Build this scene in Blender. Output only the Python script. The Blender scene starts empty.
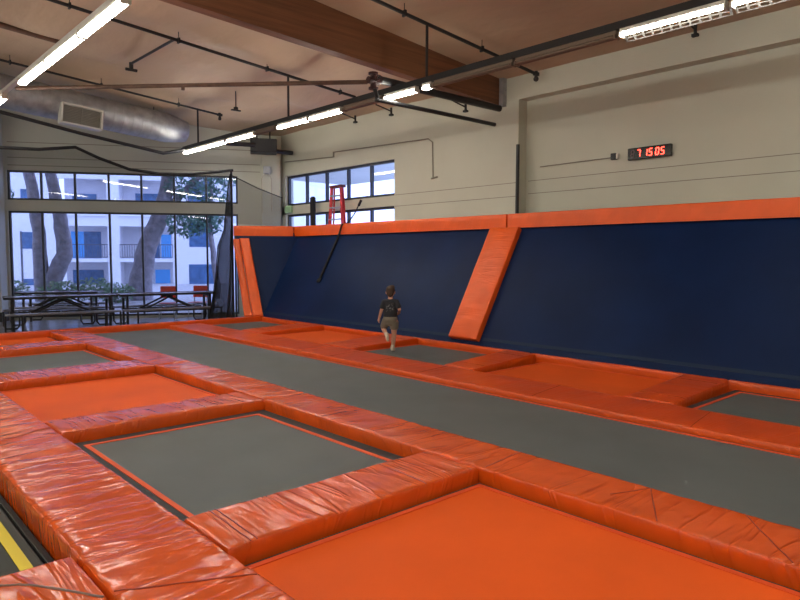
import bpy, bmesh, math, random
from mathutils import Vector, Matrix, noise
random.seed(7)
C = bpy.context.scene.collection
PI = math.pi
SC = bpy.context.scene

# ------------------------------------------------------------------ materials
def new_mat(name):
    m = bpy.data.materials.new(name); m.use_nodes = True
    nt = m.node_tree; return m, nt, nt.nodes['Principled BSDF']

def mat(name, col, rough=.6, metal=0., spec=.5, nscale=0, namt=.15, bump=0, bscale=20, stretch=(1, 1, 1), coord='Object'):
    m, nt, b = new_mat(name); N, L = nt.nodes, nt.links
    b.inputs['Roughness'].default_value = rough; b.inputs['Metallic'].default_value = metal
    b.inputs['Specular IOR Level'].default_value = spec
    b.inputs['Base Color'].default_value = (*col, 1)
    tc = N.new('ShaderNodeTexCoord'); mp = N.new('ShaderNodeMapping'); mp.inputs['Scale'].default_value = stretch
    L.new(tc.outputs[coord], mp.inputs[0])
    if nscale:
        t = N.new('ShaderNodeTexNoise'); t.inputs['Scale'].default_value = nscale; t.inputs['Detail'].default_value = 5
        L.new(mp.outputs[0], t.inputs['Vector'])
        r = N.new('ShaderNodeValToRGB')
        r.color_ramp.elements[0].position = .3; r.color_ramp.elements[1].position = .7
        r.color_ramp.elements[0].color = (*[c * (1 - namt) for c in col], 1)
        r.color_ramp.elements[1].color = (*[min(1, c * (1 + namt)) for c in col], 1)
        L.new(t.outputs['Fac'], r.inputs[0]); L.new(r.outputs[0], b.inputs['Base Color'])
    if bump:
        t2 = N.new('ShaderNodeTexNoise'); t2.inputs['Scale'].default_value = bscale; t2.inputs['Detail'].default_value = 4
        L.new(mp.outputs[0], t2.inputs['Vector'])
        bp = N.new('ShaderNodeBump'); bp.inputs['Strength'].default_value = 1; bp.inputs['Distance'].default_value = bump
        L.new(t2.outputs['Fac'], bp.inputs['Height']); L.new(bp.outputs[0], b.inputs['Normal'])
    return m

def vinyl_mat(name, col, rough=.33, amt=.006):
    """padded vinyl: fine creases running across the pad, UV in metres (u along, v across)"""
    m, nt, b = new_mat(name); N, L = nt.nodes, nt.links
    b.inputs['Roughness'].default_value = rough
    uv = N.new('ShaderNodeUVMap')
    def nz(scale, detail, dist=0.):
        mp = N.new('ShaderNodeMapping'); mp.inputs['Scale'].default_value = scale
        mp.inputs['Rotation'].default_value = (0, 0, .25)
        t = N.new('ShaderNodeTexNoise'); t.inputs['Scale'].default_value = 1; t.inputs['Detail'].default_value = detail
        t.inputs['Distortion'].default_value = dist
        L.new(uv.outputs[0], mp.inputs[0]); L.new(mp.outputs[0], t.inputs['Vector']); return t
    a = nz((5.5, .8, 1), 2, 1.0); c = nz((16, 7, 1), 3, .6); d = nz((2.6, 2.2, 1), 2)
    rg = N.new('ShaderNodeMath'); rg.operation = 'SUBTRACT'; L.new(a.outputs['Fac'], rg.inputs[0]); rg.inputs[1].default_value = .5
    ab = N.new('ShaderNodeMath'); ab.operation = 'ABSOLUTE'; L.new(rg.outputs[0], ab.inputs[0])
    a4 = N.new('ShaderNodeMath'); a4.operation = 'MULTIPLY'; a4.use_clamp = True; L.new(ab.outputs[0], a4.inputs[0]); a4.inputs[1].default_value = 9
    ai = N.new('ShaderNodeMath'); ai.operation = 'SUBTRACT'; ai.inputs[0].default_value = 1; L.new(a4.outputs[0], ai.inputs[1])
    ap = N.new('ShaderNodeMath'); ap.operation = 'POWER'; L.new(ai.outputs[0], ap.inputs[0]); ap.inputs[1].default_value = 2
    ah = N.new('ShaderNodeMath'); ah.operation = 'MULTIPLY'; L.new(ap.outputs[0], ah.inputs[0]); ah.inputs[1].default_value = .24
    m1 = N.new('ShaderNodeMath'); m1.operation = 'MULTIPLY_ADD'; L.new(c.outputs['Fac'], m1.inputs[0]); m1.inputs[1].default_value = .16
    L.new(ah.outputs[0], m1.inputs[2])
    m2 = N.new('ShaderNodeMath'); m2.operation = 'MULTIPLY_ADD'; L.new(d.outputs['Fac'], m2.inputs[0]); m2.inputs[1].default_value = 1.0
    L.new(m1.outputs[0], m2.inputs[2])
    bp = N.new('ShaderNodeBump'); bp.inputs['Distance'].default_value = amt * 4; bp.inputs['Strength'].default_value = .8
    L.new(m2.outputs[0], bp.inputs['Height']); L.new(bp.outputs[0], b.inputs['Normal'])
    r = N.new('ShaderNodeValToRGB'); r.color_ramp.elements[0].position = .3; r.color_ramp.elements[1].position = .7
    r.color_ramp.elements[0].color = (*[x * .9 for x in col], 1); r.color_ramp.elements[1].color = (*[min(1, x * 1.08) for x in col], 1)
    L.new(d.outputs['Fac'], r.inputs[0]); L.new(r.outputs[0], b.inputs['Base Color'])
    return m

def emit(name, col, s):
    m, nt, b = new_mat(name)
    b.inputs['Base Color'].default_value = (*col, 1)
    b.inputs['Emission Color'].default_value = (*col, 1); b.inputs['Emission Strength'].default_value = s
    return m

def net_mat(name, op, col=(.006, .007, .01)):
    m, nt, b = new_mat(name); N, L = nt.nodes, nt.links
    b.inputs['Base Color'].default_value = (*col, 1); b.inputs['Roughness'].default_value = .8
    t = N.new('ShaderNodeBsdfTransparent'); mx = N.new('ShaderNodeMixShader'); mx.inputs[0].default_value = op
    L.new(t.outputs[0], mx.inputs[1]); L.new(b.outputs[0], mx.inputs[2])
    L.new(mx.outputs[0], N['Material Output'].inputs['Surface']); return m

def glass_mat(name, tint):
    m, nt, b = new_mat(name); N, L = nt.nodes, nt.links
    t = N.new('ShaderNodeBsdfTransparent'); t.inputs[0].default_value = (*tint, 1)
    g = N.new('ShaderNodeBsdfGlossy'); g.inputs['Roughness'].default_value = .02
    f = N.new('ShaderNodeFresnel')
    ge = N.new('ShaderNodeNewGeometry'); k = N.new('ShaderNodeMath'); k.operation = 'MULTIPLY_ADD'; L.new(ge.outputs['Backfacing'], k.inputs[0]); k.inputs[1].default_value = -2; k.inputs[2].default_value = 1
    pw = N.new('ShaderNodeMath'); pw.operation = 'POWER'; pw.inputs[0].default_value = 1.5; L.new(k.outputs[0], pw.inputs[1]); L.new(pw.outputs[0], f.inputs[0])
    mx = N.new('ShaderNodeMixShader'); L.new(f.outputs[0], mx.inputs[0])
    L.new(t.outputs[0], mx.inputs[1]); L.new(g.outputs[0], mx.inputs[2])
    L.new(mx.outputs[0], N['Material Output'].inputs['Surface']); return m

ORANGE = (.63, .082, .005)
M = {}
M['vinyl'] = vinyl_mat('orange_vinyl', ORANGE, .20, .0065)
M['vinyl_wall'] = vinyl_mat('orange_wall_vinyl', (.80, .105, .004), .42, .003)
M['vinyl_calm'] = vinyl_mat('smoother_orange_vinyl', (.66, .080, .005), .30, .0028)
M['bed_grey'] = mat('grey_mesh_bed', (.098, .114, .117), .62, nscale=1.6, namt=.10, bump=.0008, bscale=160)
M['bed_orange'] = mat('orange_mesh_bed', (.70, .094, .007), .65, spec=.25, nscale=1.4, namt=.07, bump=.0008, bscale=160)
M['bed_dark'] = mat('charcoal_mesh_bed', (.035, .040, .038), .65, nscale=2, namt=.12, bump=.0008, bscale=160)
M['webbing'] = mat('orange_webbing', (.72, .085, .015), .6)
M['skirt'] = mat('dark_spring_skirt', (.035, .037, .040), .7, nscale=30, namt=.3)
M['yellow'] = mat('yellow_tape', (.72, .58, .02), .5)
M['navy'] = mat('navy_wall_bed', (.0040, .0160, .066), .45, spec=.13, nscale=.9, namt=.18, bump=.0012, bscale=60)
M['black'] = mat('black_steel', (.012, .012, .014), .5)
M['blackrope'] = mat('black_cord', (.008, .008, .01), .85, bump=.002, bscale=90)
M['wall'] = mat('cream_painted_block', (.53, .535, .445), .55, nscale=.8, namt=.05, bump=.002, bscale=45)
M['facade'] = mat('grey_painted_siding', (.52, .53, .47), .6, nscale=1.1, namt=.05, bump=.002, bscale=30)
M['groove'] = mat('wall_joint', (.24, .22, .18), .8)
M['ceiling'] = mat('tan_ceiling_scrim', (.47, .345, .235), .6, nscale=.5, namt=.12, bump=.07, bscale=1.3, stretch=(1, .5, 1))
M['wood'] = mat('brown_glulam', (.17, .066, .026), .6, nscale=3, namt=.25, stretch=(.3, 3, 8), bump=.002, bscale=12)
M['floor'] = mat('polished_concrete', (.36, .39, .44), .22, nscale=1.5, namt=.15)
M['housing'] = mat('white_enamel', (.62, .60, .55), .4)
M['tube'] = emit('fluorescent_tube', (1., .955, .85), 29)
M['housing_off'] = mat('shade_toned_enamel', (.20, .15, .11), .5)  # white enamel with the unlit housings' shade put into its colour
M['reflector'] = mat('grey_slotted_reflector', (.14, .135, .13), .45)
M['tube_off'] = mat('unlit_tube', (.7, .68, .62), .25)
M['galv'] = mat('galvanised_steel', (.40, .41, .43), .52, metal=.75, nscale=6, namt=.2)
M['alum'] = mat('dark_window_frame', (.018, .022, .03), .45)
M['glass'] = glass_mat('window_glass', (.86, .89, 1.))
M['net'] = net_mat('black_netting', .35)
M['net_dense'] = net_mat('bunched_black_netting', .68)
M['red'] = mat('red_fibreglass', (.52, .025, .022), .45)
M['redplastic'] = mat('red_plastic', (.50, .03, .02), .45)
M['brownpipe'] = mat('rusty_brown_pipe', (.11, .055, .035), .6, nscale=8, namt=.3)
M['greypipe'] = mat('painted_conduit', (.42, .38, .30), .5)
M['tabletop'] = mat('grey_laminate', (.26, .25, .27), .25)
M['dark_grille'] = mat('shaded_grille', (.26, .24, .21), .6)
M['skin'] = mat('skin', (.52, .27, .18), .55)
M['hair'] = mat('sandy_brown_hair', (.045, .024, .014), .8, bump=.004, bscale=70)
M['shorts'] = mat('khaki_grey_cloth', (.17, .155, .12), .9, bump=.004, bscale=22)
M['shoe'] = mat('pale_sock', (.55, .45, .36), .8)
M['green'] = mat('pale_green_plastic', (.35, .55, .33), .5)
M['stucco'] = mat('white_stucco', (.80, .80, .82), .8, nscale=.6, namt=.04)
M['stucco2'] = mat('shade_toned_stucco', (.62, .62, .66), .8, nscale=.6, namt=.04)  # same stucco, the recess shade mixed into its colour
M['bwin'] = mat('blue_curtained_glass', (.06, .14, .28), .2, nscale=3, namt=.3)
M['bwin2'] = mat('bright_blue_door_glass', (.10, .42, .85), .2)
M['rail'] = mat('balcony_railing', (.08, .09, .12), .5)
M['bark'] = mat('grey_bark', (.27, .25, .28), .9, nscale=5, namt=.3, bump=.03, bscale=8)
M['leaf'] = mat('green_leaf', (.08, .20, .15), .6, nscale=3, namt=.4)
M['leaf2'] = mat('pale_shrub_leaf', (.16, .26, .14), .6, nscale=3, namt=.4)
M['paving'] = mat('pale_paving', (.45, .45, .46), .7, nscale=2, namt=.1)
M['led'] = emit('red_led', (1., .05, .03), 5)
M['led_off'] = mat('dim_led', (.10, .03, .04), .4)
M['clockface'] = mat('black_clock_face', (.008, .006, .008), .12)
# child's T-shirt: charcoal with a faded grey print on its back
def shirt_mat():
    m, nt, b = new_mat('charcoal_printed_cotton'); N, L = nt.nodes, nt.links
    b.inputs['Roughness'].default_value = .9
    tc = N.new('ShaderNodeTexCoord'); sp = N.new('ShaderNodeSeparateXYZ'); L.new(tc.outputs['Object'], sp.inputs[0])
    def band(sock, lo, hi):
        a = N.new('ShaderNodeMath'); a.operation = 'GREATER_THAN'; L.new(sock, a.inputs[0]); a.inputs[1].default_value = lo
        c = N.new('ShaderNodeMath'); c.operation = 'LESS_THAN'; L.new(sock, c.inputs[0]); c.inputs[1].default_value = hi
        k = N.new('ShaderNodeMath'); k.operation = 'MULTIPLY'; L.new(a.outputs[0], k.inputs[0]); L.new(c.outputs[0], k.inputs[1]); return k.outputs[0]
    def mul(x, y):
        k = N.new('ShaderNodeMath'); k.operation = 'MULTIPLY'; L.new(x, k.inputs[0]); L.new(y, k.inputs[1]); return k.outputs[0]
    f = mul(mul(band(sp.outputs['X'], -.06, .06), band(sp.outputs['Z'], .69, .83)), band(sp.outputs['Y'], -1, 0))
    v = N.new('ShaderNodeTexVoronoi'); v.inputs['Scale'].default_value = 34; L.new(tc.outputs['Object'], v.inputs['Vector'])
    g = N.new('ShaderNodeMath'); g.operation = 'LESS_THAN'; L.new(v.outputs['Distance'], g.inputs[0]); g.inputs[1].default_value = .42
    f = mul(f, g.outputs[0])
    mx = N.new('ShaderNodeMixRGB'); mx.inputs[1].default_value = (.018, .020, .026, 1); mx.inputs[2].default_value = (.12, .12, .13, 1)
    L.new(f, mx.inputs[0]); L.new(mx.outputs[0], b.inputs['Base Color']); return m
M['shirt'] = shirt_mat()

# ------------------------------------------------------------------ object helpers
def tag(o, label=None, cat=None, group=None, kind=None):
    if label: o['label'] = label
    if cat: o['category'] = cat
    if group: o['group'] = group
    if kind: o['kind'] = kind
    return o

def empty(name, loc, label, cat, group=None, rz=0):
    o = bpy.data.objects.new(name, None); C.objects.link(o); o.location = loc; o.rotation_euler.z = rz
    o.empty_display_size = .1
    return tag(o, label, cat, group)

def obj(name, bm, m, parent=None, smooth=False, loc=None, rz=0):
    me = bpy.data.meshes.new(name)
    bmesh.ops.recalc_face_normals(bm, faces=bm.faces[:])
    bm.to_mesh(me); bm.free()
    if smooth:
        for p in me.polygons: p.use_smooth = True
        try: me.set_sharp_from_angle(angle=.7)
        except Exception: pass
    for k in (m if isinstance(m, (list, tuple)) else [m]): me.materials.append(k)
    o = bpy.data.objects.new(name, me); C.objects.link(o)
    if parent: o.parent = parent
    if loc is not None: o.location = loc
    if rz: o.rotation_euler.z = rz
    return o

def BM(): return bmesh.new()

def box(bm, c, s, rz=0, rot=None, mi=0):
    mt = Matrix.Translation(Vector(c)) @ (rot.to_4x4() if rot is not None else Matrix.Rotation(rz, 4, 'Z')) @ Matrix.Diagonal((*s, 1))
    r = bmesh.ops.create_cube(bm, size=1, matrix=mt)
    if mi:
        for f in {f for v in r['verts'] for f in v.link_faces}: f.material_index = mi
    return r['verts']

def bbox(bm, a, b, mi=0):
    return box(bm, [(a[i] + b[i]) / 2 for i in range(3)], [abs(b[i] - a[i]) for i in range(3)], mi=mi)

def bevel(bm, w, seg=2):
    bmesh.ops.bevel(bm, geom=bm.edges[:], offset=w, segments=seg, affect='EDGES', profile=.5, clamp_overlap=True)

def tube(bm, pts, r, n=10, cap=True):
    pts = [Vector(p) for p in pts]; rings = []
    rr = r if isinstance(r, (list, tuple)) else [r] * len(pts)
    prev = None
    for i, p in enumerate(pts):
        d = (pts[min(i + 1, len(pts) - 1)] - pts[max(i - 1, 0)]).normalized()
        if prev is None:
            a = d.orthogonal().normalized()
        else:
            a = (prev - d * prev.dot(d)).normalized()
        prev = a; b = d.cross(a)
        rings.append([bm.verts.new(p + (a * math.cos(2 * PI * k / n) + b * math.sin(2 * PI * k / n)) * rr[i]) for k in range(n)])
    for q, w in zip(rings, rings[1:]):
        for k in range(n): bm.faces.new((q[k], q[(k + 1) % n], w[(k + 1) % n], w[k]))
    if cap:
        bm.faces.new(rings[0][::-1]); bm.faces.new(rings[-1])

def prism(bm, poly, z0, z1):
    a = [bm.verts.new((x, y, z0)) for x, y in poly]; b = [bm.verts.new((x, y, z1)) for x, y in poly]
    n = len(poly)
    bm.faces.new(a[::-1]); bm.faces.new(b)
    for i in range(n): bm.faces.new((a[i], a[(i + 1) % n], b[(i + 1) % n], b[i]))

def slab3(bm, pts, n, t):
    """closed slab: polygon pts pushed back by t along -n"""
    n = Vector(n).normalized(); a = [bm.verts.new(Vector(p)) for p in pts]; b = [bm.verts.new(Vector(p) - n * t) for p in pts]
    bm.faces.new(a); bm.faces.new(b[::-1]); k = len(a)
    for i in range(k): bm.faces.new((a[i], b[i], b[(i + 1) % k], a[(i + 1) % k]))

def structure(name, bm, m, **k):
    o = obj(name, bm, m, **k); o['kind'] = 'structure'; return o

# ------------------------------------------------------------------ vinyl pad: puffed rounded slab with creases
def pad_mesh(A, B, Cc, D, T, step=.04, R=.02, wr=.006, puff=.004, seed=0):
    A, B, Cc, D = map(Vector, (A, B, Cc, D))
    N = ((B - A).cross(D - A)).normalized()
    Lu = (B - A).length; Lv = (D - A).length
    def spread(Lm):
        e = [0, .008, .02, .036]
        n = max(2, int((Lm - .08) / step)); mid = [.05 + (Lm - .1) * i / n for i in range(n + 1)]
        return [x / Lm for x in e + mid + [Lm - x for x in e[::-1]]]
    us, vs = spread(Lu), spread(Lv)
    bm = bmesh.new(); uvl = bm.loops.layers.uv.new('UVMap'); uvd = {}
    def drop(d):
        return R - math.sqrt(max(0, R * R - (R - d) ** 2)) if d < R else 0
    G = []
    for u in us:
        row = []
        for v in vs:
            p = (A * (1 - u) + B * u) * (1 - v) + (D * (1 - u) + Cc * u) * v
            du = min(u, 1 - u) * Lu; dv = min(v, 1 - v) * Lv
            h = -min(R, drop(du) + drop(dv))
            e = min(1, du / .06) * min(1, dv / .06)
            h += puff * e * math.sin(PI * v)
            q = Vector((u * Lu * 5.5 + seed * 7.3, v * Lv * 1.6, seed))
            k = noise.noise(q); k2 = noise.noise(Vector((u * Lu * 1.8, v * Lv * 3, seed + 9.1)))
            edge = 1 + 1.2 * max(0, 1 - dv / .12)
            h += wr * (.55 * (1 - 2.2 * abs(k)) + .8 * k2) * edge * (.35 + .65 * e)
            x = bm.verts.new(p + N * h); uvd[x] = (u * Lu + seed * 3.7, v * Lv); row.append(x)
        G.append(row)
    nu, nv = len(us), len(vs)
    for i in range(nu - 1):
        for j in range(nv - 1): bm.faces.new((G[i][j], G[i + 1][j], G[i + 1][j + 1], G[i][j + 1]))
    loop = [G[i][0] for i in range(nu)] + [G[nu - 1][j] for j in range(1, nv)] + [G[i][nv - 1] for i in range(nu - 2, -1, -1)] + [G[0][j] for j in range(nv - 2, 0, -1)]
    ctr = (A + B + Cc + D) / 4
    prev = loop
    top0 = [v.co.copy() for v in loop]
    for s, bulge in ((.35, .010), (.7, .010), (1., .0)):
        cur = []
        for k, v0 in enumerate(top0):
            out = v0 - ctr; out -= N * out.dot(N); out.normalize()
            w = noise.noise(Vector((v0.x * 9 + seed, v0.y * 9, s * 3))) * .006 * (1 if s < 1 else .3)
            base = v0 - N * ((v0 - A).dot(N)); 
            q = v0.lerp(base - N * T, s) + out * (bulge * 0 + w)
            x = bm.verts.new(q); uvd[x] = (uvd[loop[k]][0] + s * T * .3, uvd[loop[k]][1] - s * T); cur.append(x)
        n = len(cur)
        for k in range(n): bm.faces.new((prev[k], cur[k], cur[(k + 1) % n], prev[(k + 1) % n]))
        prev = cur
    bm.faces.new(prev[::-1])
    for f in bm.faces:
        for l in f.loops: l[uvl].uv = uvd[l.vert]
    return bm

_seed = [0]
def pad(name, label, A, B, Cc, D, T=.17, group=None, m='vinyl', parent=None, cat='pad', **k):
    _seed[0] += 1
    bm = pad_mesh(A, B, Cc, D, T, seed=_seed[0], **k)
    o = obj(name, bm, M[m], parent, smooth=True)
    if parent is None: tag(o, label, cat, group)
    return o

from mathutils.bvhtree import BVHTree
def seam(o, lines, w=.006, m='seam'):
    """stitched seams or sharp folds lying on top of a pad, each its own part"""
    T = BVHTree.FromPolygons([v.co.copy() for v in o.data.vertices], [tuple(p.vertices) for p in o.data.polygons])
    for ln in lines:
        P = []
        for (x0, y0), (x1, y1) in zip(ln, ln[1:]):
            for k in range(14): P.append((x0 + (x1 - x0) * k / 14, y0 + (y1 - y0) * k / 14))
        P.append(ln[-1]); Q = []
        for x, y in P:
            h = T.ray_cast(Vector((x, y, 1)), Vector((0, 0, -1)))[0]
            if h is not None and h.z > -.03: Q.append(h + Vector((0, 0, .0005)))
        if len(Q) > 3:
            bm = BM(); tube(bm, Q, w, 6); obj('seam', bm, M[m], o, smooth=True)
M['seam'] = mat('darker_orange_seam', (.34, .035, .006), .45)
M['seam_worn'] = mat('worn_grey_seam', (.22, .14, .11), .6)

ZF = -.08                       # floor level; the trampoline beds lie at 0
G = .012                        # gap between neighbouring pads
# ------------------------------------------------------------------ pads of the near row
XA0, XA1, XB0, XB1 = .95, 1.55, 3.55, 4.08
ZP = .12
cross = [(3.05, 3.60), (6.07, 6.61), (9.0, 9.70), (12.03, 12.72)]
names = ['between the nearest grey bed and the huge orange bed, crumpled and shiny',
         'between the nearest grey bed and the orange bed behind it',
         'in front of the small grey bed',
         'between the small grey bed and the orange bed by the tables']
for (y0, y1), s in zip(cross, names):
    st = .03 if y0 < 7 else .05
    po = pad('trampoline_pad', 'orange cross pad ' + s, (XA1 + G, y0, ZP), (XB0 - G, y0, ZP), (XB0 - G, y1, ZP), (XA1 + G, y1, ZP), .19,
        'cross pads of the near trampoline row', step=st, wr=.010 if y0 < 7 else .007)
    seam(po, [[(x, y0 + .01), (x + .015, y1 - .01)] for x in ((1.70, 1.74, 3.02) if y0 < 4 else (2.9,))], .005)
js = [-.2, 6.07, 9.0, 12.03, 14.42]
midn = ['longest piece, beside huge orange bed', 'beside the middle orange bed',
        'beside the small grey bed', 'last before the tables']
for i, s in enumerate(midn):
    y0, y1 = js[i], js[i + 1]
    po = pad('trampoline_pad', 'long orange pad on the near side of the lane, ' + s, (XB1, y0 + G, ZP), (XB1, y1 - G, ZP), (XB0, y1 - G, ZP), (XB0, y0 + G, ZP), .19,
        'long pads on the near side of the grey lane', step=.03 if i < 2 else .05, wr=.008)
    seam(po, [[(XB0 + .02, 1.72), (XB1 - .03, 2.00), (XB0 + .20, 2.12)], [(XB0 + .03, 1.02), (XB1 - .02, 1.42)], [(XB0 + .03, 3.02), (XB1 - .02, 3.06)]] if i == 0 else [[(XB0 + .02, (y0 + y1) / 2), (XB1 - .02, (y0 + y1) / 2 + .1)]], .004)
po = pad('trampoline_pad', 'wide creased orange pad between the yellow-striped charcoal bed and the nearest beds', (XA1, -.2, ZP), (XA1, 9.0, ZP), (XA0, 9.0, ZP), (XA0, -.2, ZP), .19, step=.022, wr=.012)
seam(po, [[(XA0 + .02, 6.05), (XA1 - .02, 6.30)], [(XA0 + .02, 3.0), (XA1 - .02, 2.7)]], .005)
po = pad('trampoline_pad', 'orange pad with a folded seam crossing the end of the yellow stripe', (-1.0, 2.97, ZP), (XA0 - G, 2.97, ZP), (XA0 - G, 3.53, ZP), (-1.0, 3.53, ZP), .19, step=.025, wr=.012)
seam(po, [[(.45, 3.50), (.66, 3.36), (.80, 3.15), (.92, 2.99)]], .007, 'seam_worn'); seam(po, [[(.5, 3.40), (.30, 3.30), (-.3, 3.36)]], .005)
# end pads
for x0, x1, s in ((1.1, XB0 + .2, 'narrow orange end pad between the last orange bed and the cafeteria tables'),
                  (XB0 + .2 + G, 6.2, 'narrow orange end pad closing the far end of the long grey lane'),
                  (6.2 + G, 8.46, 'narrow orange end pad closing the farthest grey bed below the gathered net')):
    po = pad('trampoline_pad', s, (x0, 14.45, .13), (x1, 14.45, .13), (x1, 14.66, .13), (x0, 14.66, .13), .2, 'end pads before the tables', m='vinyl_calm', step=.05, wr=.004)
    seam(po, [[((x0 + x1) / 2, 14.46), ((x0 + x1) / 2, 14.65)]], .004)
# ------------------------------------------------------------------ pads of the far row
XF0, XF1, XK0, XK1 = 6.0, 6.78, 8.40, 8.455
ZL = .07
fj = [-.2, 3.2, 6.2, 9.2, 12.2, 14.42]
for y0, y1, s in ((-.2, 9.2, 'long orange pad on the wall side of the lane, piece right of its one joint'), (9.2, 14.42, 'long orange pad on the wall side of the lane, piece nearer the tables')):
    po = pad('trampoline_pad', s, (XF1, y0 + G, ZL), (XF1, y1 - G, ZL), (XF0, y1 - G, ZL), (XF0, y0 + G, ZL), .14,
        'long pads on the wall side of the grey lane', m='vinyl_calm', step=.045, wr=.006)
    seam(po, [[(XF0 + .02, y), (XF1 - .02, y + .12)] for y in (1.2, 2.6, 4.4, 6.3, 7.4, 8.3, 10.6, 12.4) if y0 < y < y1 - .2], .004)
bkn = ['behind the orange-edged grey bed', 'behind the wide orange bed', "behind the child's grey bed", 'behind the orange bed beside the child', 'below the upright corner pads']
for i, s in enumerate(bkn):
    y0, y1 = fj[i], fj[i + 1]
    po = pad('trampoline_pad', 'slim orange pad at the blue wall foot, ' + s, (XK1, y0 + .004, ZP), (XK1, y1 - .004, ZP), (XK0, y1 - .004, ZP), (XK0, y0 + .004, ZP), .19,
        'slim pads along the foot of the blue wall', m='vinyl_calm', step=.05, wr=.004)
fc = [(3.12, 3.67, 3.18, 3.74), (5.95, 6.53, 6.08, 6.64), (8.72, 9.55, 8.74, 9.60), (11.72, 12.50, 11.74, 12.52)]
fcn = ['between the orange-edged grey and wide orange beds', "between the wide orange and the child's grey beds", "just left of the running child",
       'next to the farthest grey bed']
for (a, b, c, d), s in zip(fc, fcn):
    po = pad('trampoline_pad', 'orange cross pad of the wall-side row, ' + s, (XF1 + G, a, ZL + .01), (XK0 - G, c, ZP), (XK0 - G, d, ZP), (XF1 + G, b, ZL + .01), .15,
        'cross pads of the wall-side row', m='vinyl_calm', step=.045, wr=.006)
    seam(po, [[(XF1 + .3, a + .02), (XF1 + .3, b)], [(XK0 - .3, c - .02), (XK0 - .3, d - .03)]], .004)

# ------------------------------------------------------------------ trampoline beds
def bed(label, x0, x1, y0, y1, m, inset=.12, web=True, group=None, z=.025, skew=0):
    t = empty('trampoline_bed', ((x0 + x1) / 2, (y0 + y1) / 2, ZF), label, 'trampoline', group)
    cx, cy = (x0 + x1) / 2, (y0 + y1) / 2
    hx, hy = (x1 - x0) / 2, (y1 - y0) / 2; zz = z - ZF
    def ring(a, b, z0, z1):
        bm = BM()
        for s in (-1, 1):
            bbox(bm, (s * (hx - a), -hy + a, z0), (s * (hx - b), hy - a, z1))
            bbox(bm, (-hx + b, s * (hy - a), z0), (hx - b, s * (hy - b), z1))
        return bm
    obj('frame', ring(0, .05, 0, zz - .035), M['black'], t)
    obj('spring_skirt', ring(.005, inset - .03, zz - .03, zz - .012), M['skirt'], t)
    bm = BM(); n = 24
    X = hx - inset + .01; Y = hy - inset + .01
    gv = [[bm.verts.new((-X + 2 * X * i / n, -Y + 2 * Y * j / n, zz - .012 - .02 * math.sin(PI * i / n) * math.sin(PI * j / n))) for j in range(n + 1)] for i in range(n + 1)]
    for i in range(n):
        for j in range(n): bm.faces.new((gv[i][j], gv[i + 1][j], gv[i + 1][j + 1], gv[i][j + 1]))
    r = bmesh.ops.extrude_face_region(bm, geom=bm.faces[:])
    for v in r['geom']:
        if isinstance(v, bmesh.types.BMVert): v.co.z -= .008
    obj('jump_mat', bm, M[m], t, smooth=True)
    if web: obj('edge_webbing', ring(inset - .03, inset + .008, zz - .014, zz - .006), M['webbing'], t)
    return t
e = .012
g1 = 'beds of the near trampoline row'; g2 = 'beds of the wall-side trampoline row'
bed('huge smooth bright orange trampoline bed, largest of the orange beds', XA1 + e, XB0 - e, .05, cross[0][0] - e, 'bed_orange', .06, group=g1)
bed('nearest grey trampoline bed edged with orange webbing', XA1 + e, XB0 - e, cross[0][1] + e, cross[1][0] - e, 'bed_grey', .165, group=g1)
bed('orange trampoline bed between the two grey beds of the near row', XA1 + e, XB0 - e, cross[1][1] + e, cross[2][0] - e, 'bed_orange', .07, group=g1)
bed('small grey trampoline bed between two orange beds of the near row', XA1 + e, XB0 - e, cross[2][1] + e, cross[3][0] - e, 'bed_grey', .08, group=g1)
bed('orange trampoline bed closest to the cafeteria tables', XA1 + e, XB0 - e, cross[3][1] + e, 14.43, 'bed_orange', .07, group=g1)
bed('very long grey trampoline lane running between the two pad rows', XB1 + e, XF0 - e, -.2, 14.43, 'bed_grey', .07)
bed('grey trampoline bed edged in orange, below the red clock', XF1 + e, XK0 - e, .1, 3.10, 'bed_grey', .12, group=g2)
bed('wide orange trampoline bed at the foot of the right blue wall', XF1 + e, XK0 - e, 3.76, 5.93, 'bed_orange', .06, group=g2)
bed('grey trampoline bed under the running child', XF1 + e, XK0 - e, 6.66, 8.70, 'bed_grey', .06, group=g2)
bed('orange trampoline bed beside the pad the child has just passed', XF1 + e, XK0 - e, 9.62, 11.70, 'bed_orange', .06, group=g2)
bed('farthest grey trampoline bed beside the corner of the blue wall', XF1 + e, XK0 - e, 12.54, 14.43, 'bed_grey', .06, group=g2)
tb = bed('charcoal trampoline bed with a yellow stripe', -1.0, XA0 - e, 3.55, 6.6, 'bed_dark', .07, web=False, z=-.01)
bm = BM(); bbox(bm, (.795, -1.4, .0605), (.858, 1.4, .0635)); obj('yellow_stripe', bm, M['yellow'], tb)

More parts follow.
